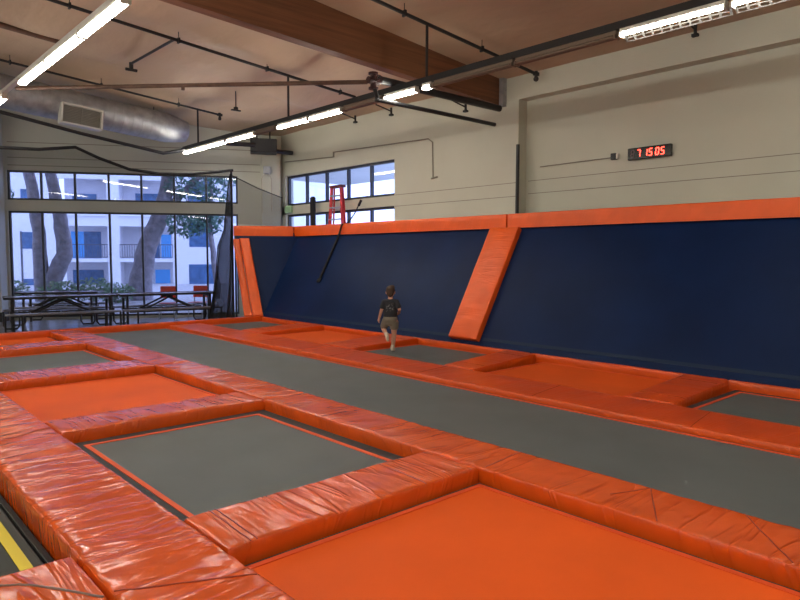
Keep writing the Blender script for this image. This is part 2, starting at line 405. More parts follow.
# ------------------------------------------------------------------ slanted blue wall trampolines
WX0, WX1, WZ0, WZ1 = 8.5, 9.764, .10, 2.26
YD0, YD1 = 7.36, 8.02
def on_wall(y, z): return Vector((WX0 + (WX1 - WX0) * (z - WZ0) / (WZ1 - WZ0), y, z))
wn = Vector((-(WZ1 - WZ0), 0, WX1 - WX0)).normalized()
gw = 'slanted navy wall trampolines'
def wall_bed(label, pts, n):
    t = empty('wall_trampoline', (pts[0][0], pts[0][1], ZF), label, 'trampoline', gw)
    off = Vector((-pts[0][0], -pts[0][1], -ZF))
    P = [Vector(p) + off for p in pts]
    bm = BM(); slab3(bm, P, n, .03); obj('jump_mat', bm, M['navy'], t)
    bm = BM(); c = sum(P, Vector()) / len(P)
    Q = [p - Vector(n).normalized() * .07 for p in P]
    for a, b in zip(Q, Q[1:] + Q[:1]): tube(bm, [a, b], .03, 8)
    obj('steel_frame', bm, M['black'], t)
    for a in Q[:2]:
        bm = BM(); tube(bm, [(a.x, a.y, 0), a], .03, 8); obj('support_leg', bm, M['black'], t)
    return t, P
t, P = wall_bed('navy blue slanted trampoline wall behind the running child, black strap hanging on it', [on_wall(7.70, WZ0), on_wall(14.55, WZ0), (WX1, 14.76, WZ1), on_wall(7.70, WZ1)], wn)
bm = BM(); o_ = Vector((-8.5, -7.7, -ZF))
slab3(bm, [on_wall(8.05, .2) + o_ + wn * .004, on_wall(14.5, .2) + o_ + wn * .004, on_wall(14.5, .245) + o_ + wn * .004, on_wall(8.05, .245) + o_ + wn * .004], wn, .004)
M['navy_seam'] = mat('paler_navy_webbing', (.010, .026, .060), .5, spec=.2)
obj('edge_webbing', bm, M['navy_seam'], t)
t, P = wall_bed('plain navy blue slanted trampoline wall below the red clock', [on_wall(-.5, WZ0), on_wall(7.69, WZ0), on_wall(7.69, WZ1), on_wall(-.5, WZ1)], wn)
bm = BM(); o_ = Vector((-8.5, .5, -ZF))
slab3(bm, [on_wall(-.4, .2) + o_ + wn * .004, on_wall(7.3, .2) + o_ + wn * .004, on_wall(7.3, .245) + o_ + wn * .004, on_wall(-.4, .245) + o_ + wn * .004], wn, .004)
obj('edge_webbing', bm, M['navy_seam'], t)
cA, cB, cC = Vector((8.5, 14.56, .1)), Vector((9.764, 14.77, 2.26)), Vector((8.30, 15.53, 2.26))
cn = (cC - cA).cross(cB - cA).normalized()
if cn.y > 0: cn = -cn
wall_bed('narrow triangular navy wall trampoline closing the far corner', [cA, cC, cB], cn)
# divider
d0, d1 = on_wall(YD0, .17), on_wall(YD1, .17); u0, u1 = on_wall(YD0, 2.13), on_wall(YD1 + .02, 2.13)
off = wn * .11
pad('divider_pad', 'slanted orange vinyl divider pad standing between the two blue walls', d0 + off, u0 + off, u1 + off, d1 + off, .105, m='vinyl_wall', cat='pad', step=.045, wr=.009, puff=.02)
# corner upright pads
side = Vector((-.87, .49, 0))
e0, e1 = Vector((8.48, 14.62, .10)), Vector((8.57, 15.42, 2.07))
cf = Vector((-.35, -.9, .25)).normalized() * .17
for k, (a, b, w0, w1, s) in enumerate(((-.05, -.04, .26, .245, 'wide upright orange vinyl pad leaning at the corner end of the blue wall'),
                                    (.22, .215, .20, .16, 'narrow upright orange vinyl pad leaning beside the gathered black net'))):
    A = e0 + side * a; Bp = e0 + side * (a + w0); Ct = e1 + side * (b + w1); Dt = e1 + side * b
    if k: Ct.z -= .02; Dt.z -= .02
    pad('wall_end_pad', s, Bp + cf, A + cf, Dt + cf, Ct + cf, .08, 'upright pads at the left end of the blue wall', 'vinyl_wall', step=.045, wr=.007, puff=.015)
# top rail pads (long padded beams)
def top_pad(label, a, b, w=.26, h=.26):
    a, b = Vector(a), Vector(b); d = (b - a).normalized(); s = Vector((d.y, -d.x, 0))
    if s.x < 0: s = -s
    A, B = a - s * w / 2, b - s * w / 2
    if d.cross(s).z < 0:                   # keep the face up
        pad('top_rail_pad', label, B, A, A + s * w, B + s * w, h, 'padded top rails of the blue walls', 'vinyl_wall', step=.05, wr=.004)
    else:
        pad('top_rail_pad', label, A, B, B + s * w, A + s * w, h, 'padded top rails of the blue walls', 'vinyl_wall', step=.05, wr=.004)
top_pad('long orange padded rail on top of the blue wall, in front of the ladder', (9.78, 7.70, 2.43), (9.78, 14.90, 2.43))
top_pad('long orange padded rail on top of the blue wall below the red clock', (9.78, -.5, 2.43), (9.78, 7.66, 2.43))
top_pad('short orange padded rail on top of the far corner, beside the black net', (9.655, 14.90, 2.43), (8.30, 15.62, 2.43), w=.22)

# ------------------------------------------------------------------ building shell
AZ = math.radians(119.5)
FD = Vector((math.sin(AZ), math.cos(AZ), 0))         # along the far wall, left to right
FN = Vector((-.4924, -.8704, 0))                       # into the room
FC = Vector((10.2, 16.30, 0))
FRZ = math.atan2(FD.y, FD.x)
def fp(t, off, z): return FC - FD * t + FN * off + Vector((0, 0, z))
def fbox(bm, t0, t1, o0, o1, z0, z1, mi=0):
    c = fp((t0 + t1) / 2, (o0 + o1) / 2, (z0 + z1) / 2)
    return box(bm, c, (abs(t1 - t0), abs(o1 - o0), abs(z1 - z0)), FRZ, mi=mi)
ZTOP = 7.0
def cz(x): return 5.10 - .085 * (x - 10.2)
bm = BM(); prism(bm, [(-9, -9), (10.6, -9), (10.6, 16.3), (10.3, 16.5), (-9, 27.4)], ZF - .2, ZF)
structure('floor', bm, M['floor'])
# far (facade) wall with window openings
T0, T1 = 1.23, 7.14
bm = BM(); w = -.2
fbox(bm, -.3, T0, 0, w, ZF, ZTOP); fbox(bm, T1, 23, 0, w, ZF, ZTOP)
fbox(bm, T0, T1, 0, w, 3.90, ZTOP); fbox(bm, T0, T1, 0, w, 2.83, 3.12)
fbox(bm, T0, T1, 0, w, ZF, -.02)
structure('wall_back', bm, M['facade'])
bm = BM()
for z in (4.02, 4.22, 4.62): fbox(bm, .6, 7.1, .004, -.01, z, z + .018)
structure('trim_1', bm, M['groove'])
bm = BM(); fbox(bm, 7.2, 9.2, .5, 0.0, ZF + .25, 5.35); fbox(bm, 7.19, 9.2, .53, 0.0, ZF, ZF + .25, mi=1)
structure('trim_2', bm, [M['facade'], M['black']])
bm = BM(); fbox(bm, .05, .55, .30, -.0, ZF, 5.0)
structure('trim_3', bm, M['wall'])
# right wall
bm = BM()
bbox(bm, (10.2, 11.43, ZF), (10.6, 7.86, ZTOP))
bbox(bm, (10.2, 11.43, 3.90), (10.45, 16.4, ZTOP)); bbox(bm, (10.2, 11.43, 2.82), (10.45, 16.4, 3.06)); bbox(bm, (10.2, 11.43, ZF), (10.45, 16.4, .9))
bbox(bm, (10.2, 16.07, .9), (10.45, 16.45, 3.9))
bbox(bm, (10.45, -9, ZF), (10.7, 7.86, ZTOP))
bbox(bm, (10.2, -9, 4.64), (10.45, 7.86, ZTOP))
structure('wall_right', bm, M['wall'])
bm = BM()
for z in (3.06, 2.80): bbox(bm, (10.194, 7.9, z), (10.21, 11.4, z + .012))
for z in (3.10, 2.855): bbox(bm, (10.444, -2, z), (10.46, 7.8, z + .012))
structure('trim_4', bm, M['groove'])
bm = BM(); bbox(bm, (-9.2, -9, ZF), (-9, 27.5, ZTOP + .5)); structure('wall_left', bm, M['wall'])
bm = BM(); bbox(bm, (-9.2, -9.2, ZF), (10.6, -9, ZTOP + .5)); structure('wall_front', bm, M['wall'])
# ceiling: sagging insulation scrim, slightly sloping down to the right wall
bm = BM(); nx, ny = 90, 150
def csag(x, y):
    k = noise.noise(Vector((x * .35, y * .9, 3.3))) + .6 * noise.noise(Vector((x * 1.1 + y * .7, y * .5, 8.1)))
    bay = .35 + .65 * max(0, min(1, (y - 8.4) / 2))
    bay *= min(1, abs(y - 8.37) / 1.3); bay *= min(1, max(0, (10.3 - x) / 1.0))
    return -.02 + .18 * k * bay - .03 * abs(math.sin(y * PI / 2.4)) * bay
cg = []
for i in range(nx + 1):
    row = []
    for j in range(ny + 1):
        x = -9.1 + 19.7 * i / nx; y = -9.1 + 36.6 * j / ny
        row.append(bm.verts.new((x, y, cz(x) + csag(x, y))))
    cg.append(row)
for i in range(nx):
    for j in range(ny): bm.faces.new((cg[i][j], cg[i][j + 1], cg[i + 1][j + 1], cg[i + 1][j]))
r = bmesh.ops.extrude_face_region(bm, geom=bm.faces[:])
for v in r['geom']:
    if isinstance(v, bmesh.types.BMVert): v.co.z += .25
structure('ceiling', bm, M['ceiling'], smooth=True)
# glulam beam following the roof slope
def roof_beam(y0, y1, d, x0=-9, x1=10.18, m='wood'):
    bm = BM(); v = []
    for x in (x0, x1):
        for y in (y0, y1):
            for z in (5.10 - .051 * x - d, cz(x) + .1): v.append(bm.verts.new((x, y, z)))
    for f in ((0, 1, 3, 2), (4, 6, 7, 5), (0, 4, 5, 1), (2, 3, 7, 6), (0, 2, 6, 4), (1, 5, 7, 3)): bm.faces.new([v[i] for i in f])
    return bm
o = obj('roof_beam', roof_beam(8.27, 8.46, 0), M['wood']); tag(o, 'thick brown laminated wood beam crossing the ceiling', 'beam')
bm = BM(); bbox(bm, (10.08, 8.16, 4.55), (10.2, 8.25, 5.08)); o = obj('beam_bracket', bm, M['galv']); tag(o, 'grey steel plate at the wall end of the wood beam', 'bracket')
o = None

# ------------------------------------------------------------------ windows
def window(idx, t0, t1, z0, z1, mulls, fb, fw=.05):
    bm = BM()
    fb(bm, t0, t1, z0, z0 + fw); fb(bm, t0, t1, z1 - fw, z1)
    for k in [t0 + fw / 2, t1 - fw / 2] + mulls: fb(bm, k - fw / 2, k + fw / 2, z0 + fw, z1 - fw)
    fr = structure('window_%d' % idx, bm, M['alum'])
    return fr
mu = [6.33, 5.50, 4.65, 3.81, 2.95, 2.09]
fbw = lambda bm, a, b, z0, z1: fbox(bm, a, b, -.06, -.14, z0, z1)
fbg = lambda bm, a, b, z0, z1: fbox(bm, a, b, -.095, -.105, z0, z1)
def panes(parent, edges, z0, z1, g):
    for a, b in zip(edges, edges[1:]):
        bm = BM(); g(bm, a + .025, b - .025, z0 + .05, z1 - .05); obj('pane', bm, M['glass'], parent)
w1 = window(1, T0, T1, 3.12, 3.90, mu, fbw); panes(w1, sorted([T0 + .025, T1 - .025] + mu), 3.12, 3.90, fbg)
w2 = window(2, T0, T1, -.02, 2.83, mu, fbw); panes(w2, sorted([T0 + .025, T1 - .025] + mu), -.02, 2.83, fbg)
ry = [12.36, 13.28, 14.21, 15.14]
rbw = lambda bm, a, b, z0, z1: bbox(bm, (10.26, a, z0), (10.34, b, z1))
rbg = lambda bm, a, b, z0, z1: bbox(bm, (10.295, a, z0), (10.305, b, z1))
w3 = window(3, 11.43, 16.07, 3.06, 3.90, ry, rbw, .06); panes(w3, sorted([11.46, 16.04] + ry), 3.06, 3.90, rbg)
w4 = window(4, 11.43, 16.07, .9, 2.82, ry, rbw, .06); panes(w4, sorted([11.46, 16.04] + ry), .9, 2.82, rbg)

# ------------------------------------------------------------------ ceiling lights
LX = 7.17; LZ = 4.20
def light(label, X, y0, y1, lit=True, wing=False, group='fluorescent lights', z=LZ, parts=True):
    Ln = y1 - y0; t = empty('fluorescent_light', (X, (y0 + y1) / 2, z), label, 'light', group)
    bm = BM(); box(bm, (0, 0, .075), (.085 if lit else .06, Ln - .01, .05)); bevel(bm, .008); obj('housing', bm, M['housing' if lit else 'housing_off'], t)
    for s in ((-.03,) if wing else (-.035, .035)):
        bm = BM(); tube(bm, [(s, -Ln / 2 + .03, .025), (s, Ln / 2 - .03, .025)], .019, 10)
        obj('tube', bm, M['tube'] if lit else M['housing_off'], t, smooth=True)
    for s in (-1, 1):
        bm = BM(); box(bm, (0, s * (Ln / 2 - .012), .025), (.11, .022, .05)); obj('lamp_holder', bm, M['housing' if lit else 'housing_off'], t)
    if wing:                                          # slotted reflector
        bm = BM(); n = int(Ln / .10)
        for sx in (1,):
            rot = Matrix.Rotation(sx * -.75, 3, 'Y')
            for a, wd in ((.0, .016), (.05, .014), (.098, .012)):
                c = Vector((sx * .07, 0, .06)) + Vector((sx * math.cos(.75), 0, -math.sin(.75))) * (a + wd / 2)
                box(bm, c, (wd, Ln - .02, .004), rot=Matrix.Rotation(sx * .75, 3, 'Y'))
            for k in range(n + 1):
                c = Vector((sx * .07, -Ln / 2 + .01 + (Ln - .02) * k / n, .06)) + Vector((sx * math.cos(.75), 0, -math.sin(.75))) * .055
                box(bm, c, (.110, .026, .0038), rot=Matrix.Rotation(sx * .75, 3, 'Y'))
        obj('slotted_reflector', bm, M['reflector'], t)
    return t
rl = [(13.78, 15.95, 1, 0, 'farthest lit fluorescent fixture, nearest the far window wall'),
      (12.48, 13.70, 1, 0, 'second lit fluorescent fixture from the far window wall, in the row of the valve'),
      (11.62, 12.42, 0, 0, 'short unlit fluorescent fixture between two lit pairs'),
      (10.48, 11.56, 1, 0, 'lit fluorescent fixture just past the short unlit one, before the corner windows'),
      (9.43, 10.42, 1, 0, 'lit fluorescent fixture next before the red valve, in front of the corner windows'),
      (8.32, 9.37, 0, 0, 'unlit fluorescent fixture beside the red valve'),
      (7.50, 8.26, 1, 0, 'short lit fluorescent fixture between the red valve and the hanger rod'),
      (7.16, 7.36, 1, 0, 'tiny lit end of a fluorescent fixture right under the hanger rod'),
      (5.62, 7.12, 0, 0, 'long unlit fluorescent fixture starting at the hanger rod'),
      (4.10, 5.58, 0, 0, 'unlit fluorescent fixture just left of the slotted lit one'),
      (2.86, 4.06, 1, 1, 'lit fluorescent fixture with slotted white reflector above the red clock'),
      (1.62, 2.82, 1, 1, 'lit fluorescent fixture with slotted reflector, last of the row over the clock wall')]
for a, b, lit, wg, s in rl: light(s, LX, a, b, lit, wg, 'fluorescent lights of the right row')
ll = [(12.35, 14.75, 'barely visible lit fluorescent fixture at the left edge over the duct'), (9.80, 11.22, 'lit fluorescent fixture of the big bright row, end nearest the duct'),
      (8.35, 9.77, 'lit fluorescent fixture in the middle of the big bright row'), (6.90, 8.32, 'lit fluorescent fixture of the big bright row, end cut by the top edge')]
for a, b, s in ll: light(s, 2.51, a, b, True, False, 'fluorescent lights of the left row')
for X in (7.17, 2.51, -2.4, -6.8):  # unseen fixtures, added to bring the room up to brightness
    ys = (-6.5, -3.5) if X > 7 else ((-6.5, -3.2, 0.2, 3.5) if X > 2 else (-6, -2, 2, 6, 10, 14, 18))
    for y in ys:
        lt = light('unseen lit fluorescent ceiling fixture added to brighten the room', X, y, y + 2.4, True, False, 'added fluorescent lights outside the frame')
        for q in (-.8, .8):
            bm = BM(); tube(bm, [(0, q, .09), (0, q, cz(X) - LZ + .1)], .008, 6); obj('hanger_rod', bm, M['black'], lt)
def bar(name, label, cat, segs, m, r=None, group=None, parent=None):
    bm = BM()
    for pts, rad in segs: tube(bm, pts, rad, 10)
    o = obj(name, bm, M[m], parent, smooth=True)
    if not parent: tag(o, label, cat, group)
    return o
bm = BM(); bbox(bm, (LX - .045, 1.0, LZ + .098), (LX + .045, 16.0, LZ + .185)); o = obj('support_strut', bm, M['black']); tag(o, 'black steel strut carrying the long row of fluorescent lights by the clock wall', 'strut')
bm = BM(); bbox(bm, (2.47, 3, LZ + .098), (2.55, 15, LZ + .145)); o = obj('support_strut', bm, M['housing']); tag(o, 'white steel strut carrying the big bright row of fluorescent lights', 'strut')
# ceiling pipes along the roof slope, with drop rods to the light strut
def slope_pipe(label, y, x0, x1, r=.028, d=.17, m='black', rod=True, head=False):
    t = empty('ceiling_pipe', (x1, y, cz(x1) - d), label, 'pipe', 'ceiling pipes crossing above the lights')
    o = Vector((-x1, -y, -(cz(x1) - d)))
    bm = BM(); tube(bm, [Vector((x0, y, cz(x0) - d)) + o, Vector((x1, y, cz(x1) - d)) + o], r, 10); obj('pipe', bm, M[m], t, smooth=True)
    x = x0 + .7; k = 0
    while x < x1 - .1:
        bm = BM(); p = Vector((x, y, cz(x) - d)) + o
        tube(bm, [p, p + Vector((0, 0, d - .02))], .007, 6); box(bm, p, (.03, .075, .09)); obj('hanger', bm, M[m], t); x += 1.75
    if rod:
        bm = BM(); tube(bm, [Vector((LX, y, cz(LX) - d)) + o, Vector((LX, y, LZ + .14)) + o], .022, 8); obj('drop_rod', bm, M['black'], t, smooth=True)
    if head:
        bm = BM(); p = Vector((x1, y, cz(x1) - d)) + o
        tube(bm, [p + Vector((0, 0, .05)), p + Vector((0, 0, -.09))], .03, 10); tube(bm, [p + Vector((-.02, 0, -.09)), p + Vector((.02, 0, -.09))], .045, 10); box(bm, p, (.12, .06, .06))
        obj('end_clamp', bm, M['black'], t)
    return t
slope_pipe('black ceiling pipe on the clock side of the wood beam, clamped at its end', 7.29, -1, 9.95, head=True)
slope_pipe('black ceiling pipe between the duct and the wood beam, ending near the red valve', 11.18, -1, 8.85)
slope_pipe('black pipe crossing the ceiling nearest the far wall, in front of the duct', 15.2, -1, 7.75, .024, head=True)
slope_pipe('faint brown pipe close to the ceiling, ending at the big bright light row', 13.2, -1, 3.75, .05, .12, 'brownpipe', rod=False)
# brown diagonal pipe and red valve with the two dark mains
t = empty('pipe_valve', (6.78, 8.1, 4.42), 'dark red pipe valve with flanges hanging beside the wood beam', 'valve')
bm = BM(); tube(bm, [(0, 0, -.13), (0, 0, .13)], .05, 12); tube(bm, [(0, 0, -.13), (0, 0, -.10)], .08, 12); tube(bm, [(0, 0, .10), (0, 0, .13)], .08, 12); tube(bm, [(-.11, 0, 0), (.11, 0, 0)], .055, 12)
M['valve'] = mat('dull_red_iron', (.04, .008, .008), .5); obj('body', bm, M['valve'], t, smooth=True)
bm = BM(); 
for k in range(12):
    a = 2 * PI * k / 12; b = 2 * PI * (k + 1) / 12
    tube(bm, [(.06 * math.cos(a), -.15, .06 * math.sin(a)), (.06 * math.cos(b), -.15, .06 * math.sin(b))], .010, 6)
tube(bm, [(0, -.05, 0), (0, -.155, 0)], .015, 6); obj('hand_wheel', bm, M['valve'], t, smooth=True)
bar('sprinkler_main', 'thick black pipe running from the red valve to the right wall, above its thinner twin', 'pipe', [([(6.9, 8.1, 4.46), (9.92, 8.1, 4.46)], .062)], 'black')
bar('sprinkler_main', 'thinner black pipe running from the red valve to the right wall, below the thick one', 'pipe', [([(6.75, 8.0, 4.11), (9.66, 8.0, 4.11)], .036), ([(6.78, 8.06, 4.28), (6.78, 8.0, 4.11)], .036)], 'black')
bar('cross_pipe', 'long rusty brown pipe running level to the red valve', 'pipe', [([(3.0, 13.83, 4.72), (6.70, 8.16, 4.40)], .035), ([(4.9, 10.93, 4.56), (4.9, 10.93, 4.48)], .03)], 'brownpipe')
def head(label, p, up, m='black'):
    bm = BM(); p = Vector(p)
    tube(bm, [p + Vector((0, 0, up)), p], .012, 6); tube(bm, [p, p - Vector((0, 0, .05))], .05, 10); box(bm, p - Vector((0, 0, .07)), (.22, .06, .025))
    o = obj('fire_sprinkler', bm, M[m]); tag(o, label, 'sprinkler', 'sprinkler heads')
head('small black sprinkler head hanging on a thin rod near the far end of the duct', (7.38, 13.69, 5.02), .36)
bar('fire_sprinkler', 'black sprinkler arm below the ceiling, near the big bright light row', 'sprinkler', [([(4.95, 11.35, 5.44), (4.87, 13.2, 5.4)], .025), ([(4.87, 13.2, 5.42), (4.87, 13.2, 5.28)], .04), ([(4.76, 13.2, 5.28), (4.98, 13.2, 5.28)], .03)], 'black')
for p, s in (((9.95, 12.57, 4.93), 'black bracket arm near the ceiling, above the ladder'), ((9.95, 11.26, 4.90), 'black bracket arm near the ceiling, between the ladder and the red valve'),
             ((9.95, 9.0, 4.62), 'black bracket arm between the two dark pipes by the right wall'), ((9.95, 4.42, 5.0), 'small black bracket under the ceiling edge by the slotted lights')):
    p = Vector(p); bm = BM(); tube(bm, [Vector((p.x - .45, p.y, cz(p.x - .45) + .06)), p + Vector((-.45, 0, .10)), p + Vector((0, 0, .02))], .016, 8); tube(bm, [p + Vector((0, 0, .10)), p + Vector((0, 0, -.06))], .025, 8); box(bm, p + Vector((0, 0, -.06)), (.07, .09, .04))
    o = obj('pipe_bracket', bm, M['black'], smooth=True); tag(o, s, 'bracket', 'bracket arms near the right wall')

# ------------------------------------------------------------------ ducts and pipes by the far wall
t = empty('air_duct', (7.3, 16.2, 4.80), 'round silver spiral air duct below the ceiling along the far wall', 'duct')
def dz(x): return -.085 * x
bm = BM(); tube(bm, [(-8, 0, dz(-8)), (-.5, 0, dz(-.5)), (0, 0, 0)], [.36, .36, .26], 28); obj('spiral_pipe', bm, M['galv'], t, smooth=True)
bm = BM()
for k in range(26):
    x = -.75 - k * .22
    tube(bm, [(x, 0, dz(x)), (x - .018, 0, dz(x - .018))], .368, 28)
obj('seam_rings', bm, M['galv'], t, smooth=True)
rot = Matrix.Rotation(.085, 3, 'Y')
bm = BM(); c = Vector((-2.6, -.40, dz(-2.6) - .27))
for dx_, dz_, sx, sz in ((0, .21, .86, .035), (0, -.21, .86, .035), (-.42, 0, .035, .44), (.42, 0, .035, .44)):
    box(bm, c + rot @ Vector((dx_, .03, dz_)), (sx, .24, sz), rot=rot)
gr = obj('grille', bm, M['housing'], t)
bm = BM(); box(bm, c + rot @ Vector((0, .05, 0)), (.82, .06, .40), rot=rot)
for k in range(11): box(bm, c + rot @ Vector((0, 0, -.18 + k * .036)), (.82, .04, .008), rot=rot)
box(bm, c + rot @ Vector((0, -.01, 0)), (.02, .03, .40), rot=rot)
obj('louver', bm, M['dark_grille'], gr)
o = bar('duct_hanger', None, None, [([(-x, 0, dz(-x) + .3), (-x, 0, dz(-x) + .50)], .01) for x in (.8,)], 'black', parent=t)
bar('drain_pipe', 'black pipe sagging along the far wall below the silver duct, with a red joint', 'pipe', [([(1.5, 15.6, 4.86), (3.07, 15.6, 4.59), (4.6, 15.6, 4.35), (6.46, 15.6, 4.11), (6.9, 15.62, 4.22), (7.02, 15.7, 4.28)], .04)], 'black')
t = empty('unit_heater', (9.3, 15.75, 4.5), 'dark unit heater hanging in the far room corner near the ceiling', 'heater')
bm = BM(); box(bm, (0, 0, .1), (.7, .5, .36), FRZ); bevel(bm, .02); obj('body', bm, M['black'], t)
bm = BM(); 
tube(bm, [(-.2, 0, .25), (-.2, 0, .6)], .02, 8); obj('hanger', bm, M['black'], t)
bm = BM(); tube(bm, [(.2, 0, .25), (.2, 0, .6)], .02, 8); obj('hanger', bm, M['black'], t)
bm = BM(); tube(bm, [(-.3, -.1, .1), (-1.0, .2, .1)], .06, 10); obj('pipe_stub', bm, M['black'], t)
bm = BM(); tube(bm, [(.2, -.2, -.02), (.75, -.25, -.02)], .06, 10); obj('pipe_stub', bm, M['black'], t)
# box, wires on the far wall
t = empty('junction_box', fp(.42, .36, 4.05), 'grey electrical box with loose wires on the pillar in the far corner', 'electrical box', rz=FRZ)
bm = BM(); box(bm, (0, 0, 0), (.2, .1, .2)); bevel(bm, .01); box(bm, (0, -.06, .02), (.12, .04, .1)); obj('body', bm, M['galv'], t)
for dx_, l in ((-.14, .9), (.12, .85)):
    bm = BM(); tube(bm, [(dx_ * .4, -.04, -.1), (dx_, -.05, -.25), (dx_, -.05, -.3 - l * .6), (dx_, -.05, -.3 - l)], .012, 6); obj('cable', bm, M['greypipe'], t)
# right wall items
bar('wall_conduit', 'thin conduit stepping along the wall above the corner windows, then down', 'conduit',
    [([(10.185, 16.1, 4.31), (10.185, 13.77, 4.20)], .014), ([(10.185, 13.77, 4.19), (10.185, 13.77, 4.33)], .022), ([(10.185, 13.77, 4.32), (10.185, 10.3, 4.21), (10.185, 10.17, 4.12), (10.185, 10.15, 3.37)], .014), ([(10.185, 10.2, 3.34), (10.185, 10.02, 3.36)], .02)], 'groove')
bm = BM(); bbox(bm, (10.12, 15.72, 2.86), (10.2, 16.03, 3.06)); bevel(bm, .02); o = obj('emergency_light', bm, M['green']); tag(o, 'pale green box on the band between the corner windows', 'emergency light')
bar('steel_post', 'dark grey steel post where the clock wall steps back', 'post', [([(10.16, 7.84, ZF), (10.16, 7.84, 3.78)], .035)], 'black')
bar('padded_post', 'black padded post behind the blue wall, between the ladder and the room corner', 'post', [([(10.02, 14.48, ZF), (10.02, 14.48, 3.18), (10.02, 14.48, 3.22)], [.075, .075, .04])], 'blackrope')
# clock
t = empty('digital_clock', (10.43, 5.32, 3.37), 'black digital clock with glowing red digits high on the cream wall', 'clock')
bm = BM(); bbox(bm, (-.055, -.375, -.10), (.02, .375, .10)); bevel(bm, .012); obj('case', bm, M['clockface'], t)
SEG = {'7': 'abc', '1': 'bc', '5': 'acdfg', '0': 'abcdef', ' ': ''}
# seen from the room, left = +y
for k, ch in enumerate(' 71505'):
    yc = (.285, .172, .050, -.035, -.150, -.240)[k]
    w_, h_ = .025, .054
    pos = {'a': (0, h_, 1), 'g': (0, 0, 1), 'd': (0, -h_, 1), 'f': (w_, h_ / 2, 0), 'b': (-w_, h_ / 2, 0), 'e': (w_, -h_ / 2, 0), 'c': (-w_, -h_ / 2, 0)}
    bm = BM()
    for s, (dy, dz_, hor) in pos.items():
        on = s in SEG[ch]
        if not on and ch != ' ': continue
        box(bm, (-.0575, yc + dy - dz_ * .12, dz_), (.005, .044 if hor else .013, .013 if hor else .046))
    obj('digit', bm, M['led'] if ch != ' ' else M['led_off'], t)
t = empty('outlet_box', (10.43, 5.96, 3.37), 'small outlet box with a horizontal cable beside the red clock', 'electrical box')
bm = BM(); bbox(bm, (-.06, -.05, -.055), (0.015, .05, .055)); bevel(bm, .008); obj('body', bm, M['black'], t)
bm = BM(); bbox(bm, (-.05, -.085, -.045), (0.01, -.052, .045)); obj('plug', bm, M['housing'], t)
bm = BM(); tube(bm, [(0.0, .05, -.01), (.0, 1.55, -.02)], .010, 6); obj('cable', bm, M['groove'], t)
# ------------------------------------------------------------------ ladder behind the wall
t = empty('step_ladder', (10.03, 13.4, ZF), 'red fibreglass step ladder standing behind the blue wall by the corner windows', 'ladder')
H = 3.46
def rail(bm, y0, y1, x0, x1, w=.075, d=.03):
    a, b = Vector((x0, y0, 0)), Vector((x1, y1, H)); dv = (b - a)
    rot = dv.to_track_quat('Z', 'Y').to_matrix()
    box(bm, (a + b) / 2, (d, w, dv.length), rot=rot)
for s in (-1, 1):
    bm = BM(); rail(bm, s * .47 , s * .19, -.07, -.04, .085, .04); obj('rail', bm, M['red'], t)
for s in (-1, 1):
    bm = BM(); rail(bm, s * .44, s * .17, .10, .03, .05, .03); obj('rear_rail', bm, M['red'], t)
for k in range(1, 12):
    z = k * .295; w_ = .47 + (.19 - .47) * z / H
    bm = BM(); box(bm, (-.055, 0, z), (.09, 2 * w_ - .03, .03)); obj('step', bm, M['galv'], t)
bm = BM(); box(bm, (0, 0, H + .02), (.16, .50, .07)); bevel(bm, .015); M['cap'] = mat('dark_red_plastic', (.12, .015, .015), .5); obj('top_cap', bm, M['cap'], t)
# strap over the wall
t = empty('hanging_strap', (9.6, 12.65, 2.45), 'black strap hanging over the orange top rail onto the blue wall, with a frayed end', 'strap')
o_ = Vector((-9.6, -12.65, -2.45)); q = [Vector((9.98, 12.40, 2.98)), Vector((9.90, 12.54, 2.68)), Vector((9.78, 12.64, 2.46)), Vector((9.625, 12.70, 2.40)), Vector((9.60, 12.76, 2.2)), on_wall(12.85, 1.98) + wn * .035, on_wall(12.84, 1.6) + wn * .03, on_wall(12.82, 1.12) + wn * .03]
bm = BM(); tube(bm, [p + o_ for p in q], [.014, .014, .018, .02, .024, .03, .03, .032], 8); obj('strap', bm, M['blackrope'], t, smooth=True)
bm = BM()
for k in range(7):
    p = q[-1] + Vector((0, (k - 3) * .012, 0)); tube(bm, [p + o_, p + o_ + Vector((-.06, (k - 3) * .012 + .01, -.10 - .01 * (k % 3)))], .009, 6)
obj('frayed_end', bm, M['blackrope'], t)
bm = BM(); tube(bm, [Vector((9.985, 12.39, 3.0)) + o_, Vector((9.95, 12.45, 2.86)) + o_], .032, 8); obj('strap_end', bm, M['blackrope'], t)

# ------------------------------------------------------------------ black netting
NY = 14.86
top = [(-.2, 3.95), (1.2, 3.86), (2.2, 3.79), (2.89, 3.76), (3.59, 3.80), (4.28, 3.92), (4.75, 3.74), (5.38, 3.56), (6.05, 3.52), (6.76, 3.57), (7.4, 3.67), (7.9, 3.76)]
t = empty('safety_net', (4.28, NY, ZF), 'black safety net hanging in front of the far windows with a sagging black top rope', 'net')
o_ = Vector((-4.28, -NY, -ZF))
bm = BM(); tube(bm, [Vector((x, NY, z)) + o_ for x, z in top], .034, 8); obj('top_rope', bm, M['blackrope'], t, smooth=True)
bm = BM(); ra, rb = [], []
for i in range(len(top) - 1):
    for k in range(6):
        f = k / 6; x = top[i][0] * (1 - f) + top[i + 1][0] * f; z = top[i][1] * (1 - f) + top[i + 1][1] * f
        y = NY + .03 * math.sin(x * 5)
        ra.append(bm.verts.new(Vector((x, y, z)) + o_)); rb.append(bm.verts.new(Vector((x, y + .05 * math.sin(x * 3), ZF + .02)) + o_))
for i in range(len(ra) - 1): bm.faces.new((ra[i], ra[i + 1], rb[i + 1], rb[i]))
obj('netting', bm, M['net'], t, smooth=True)
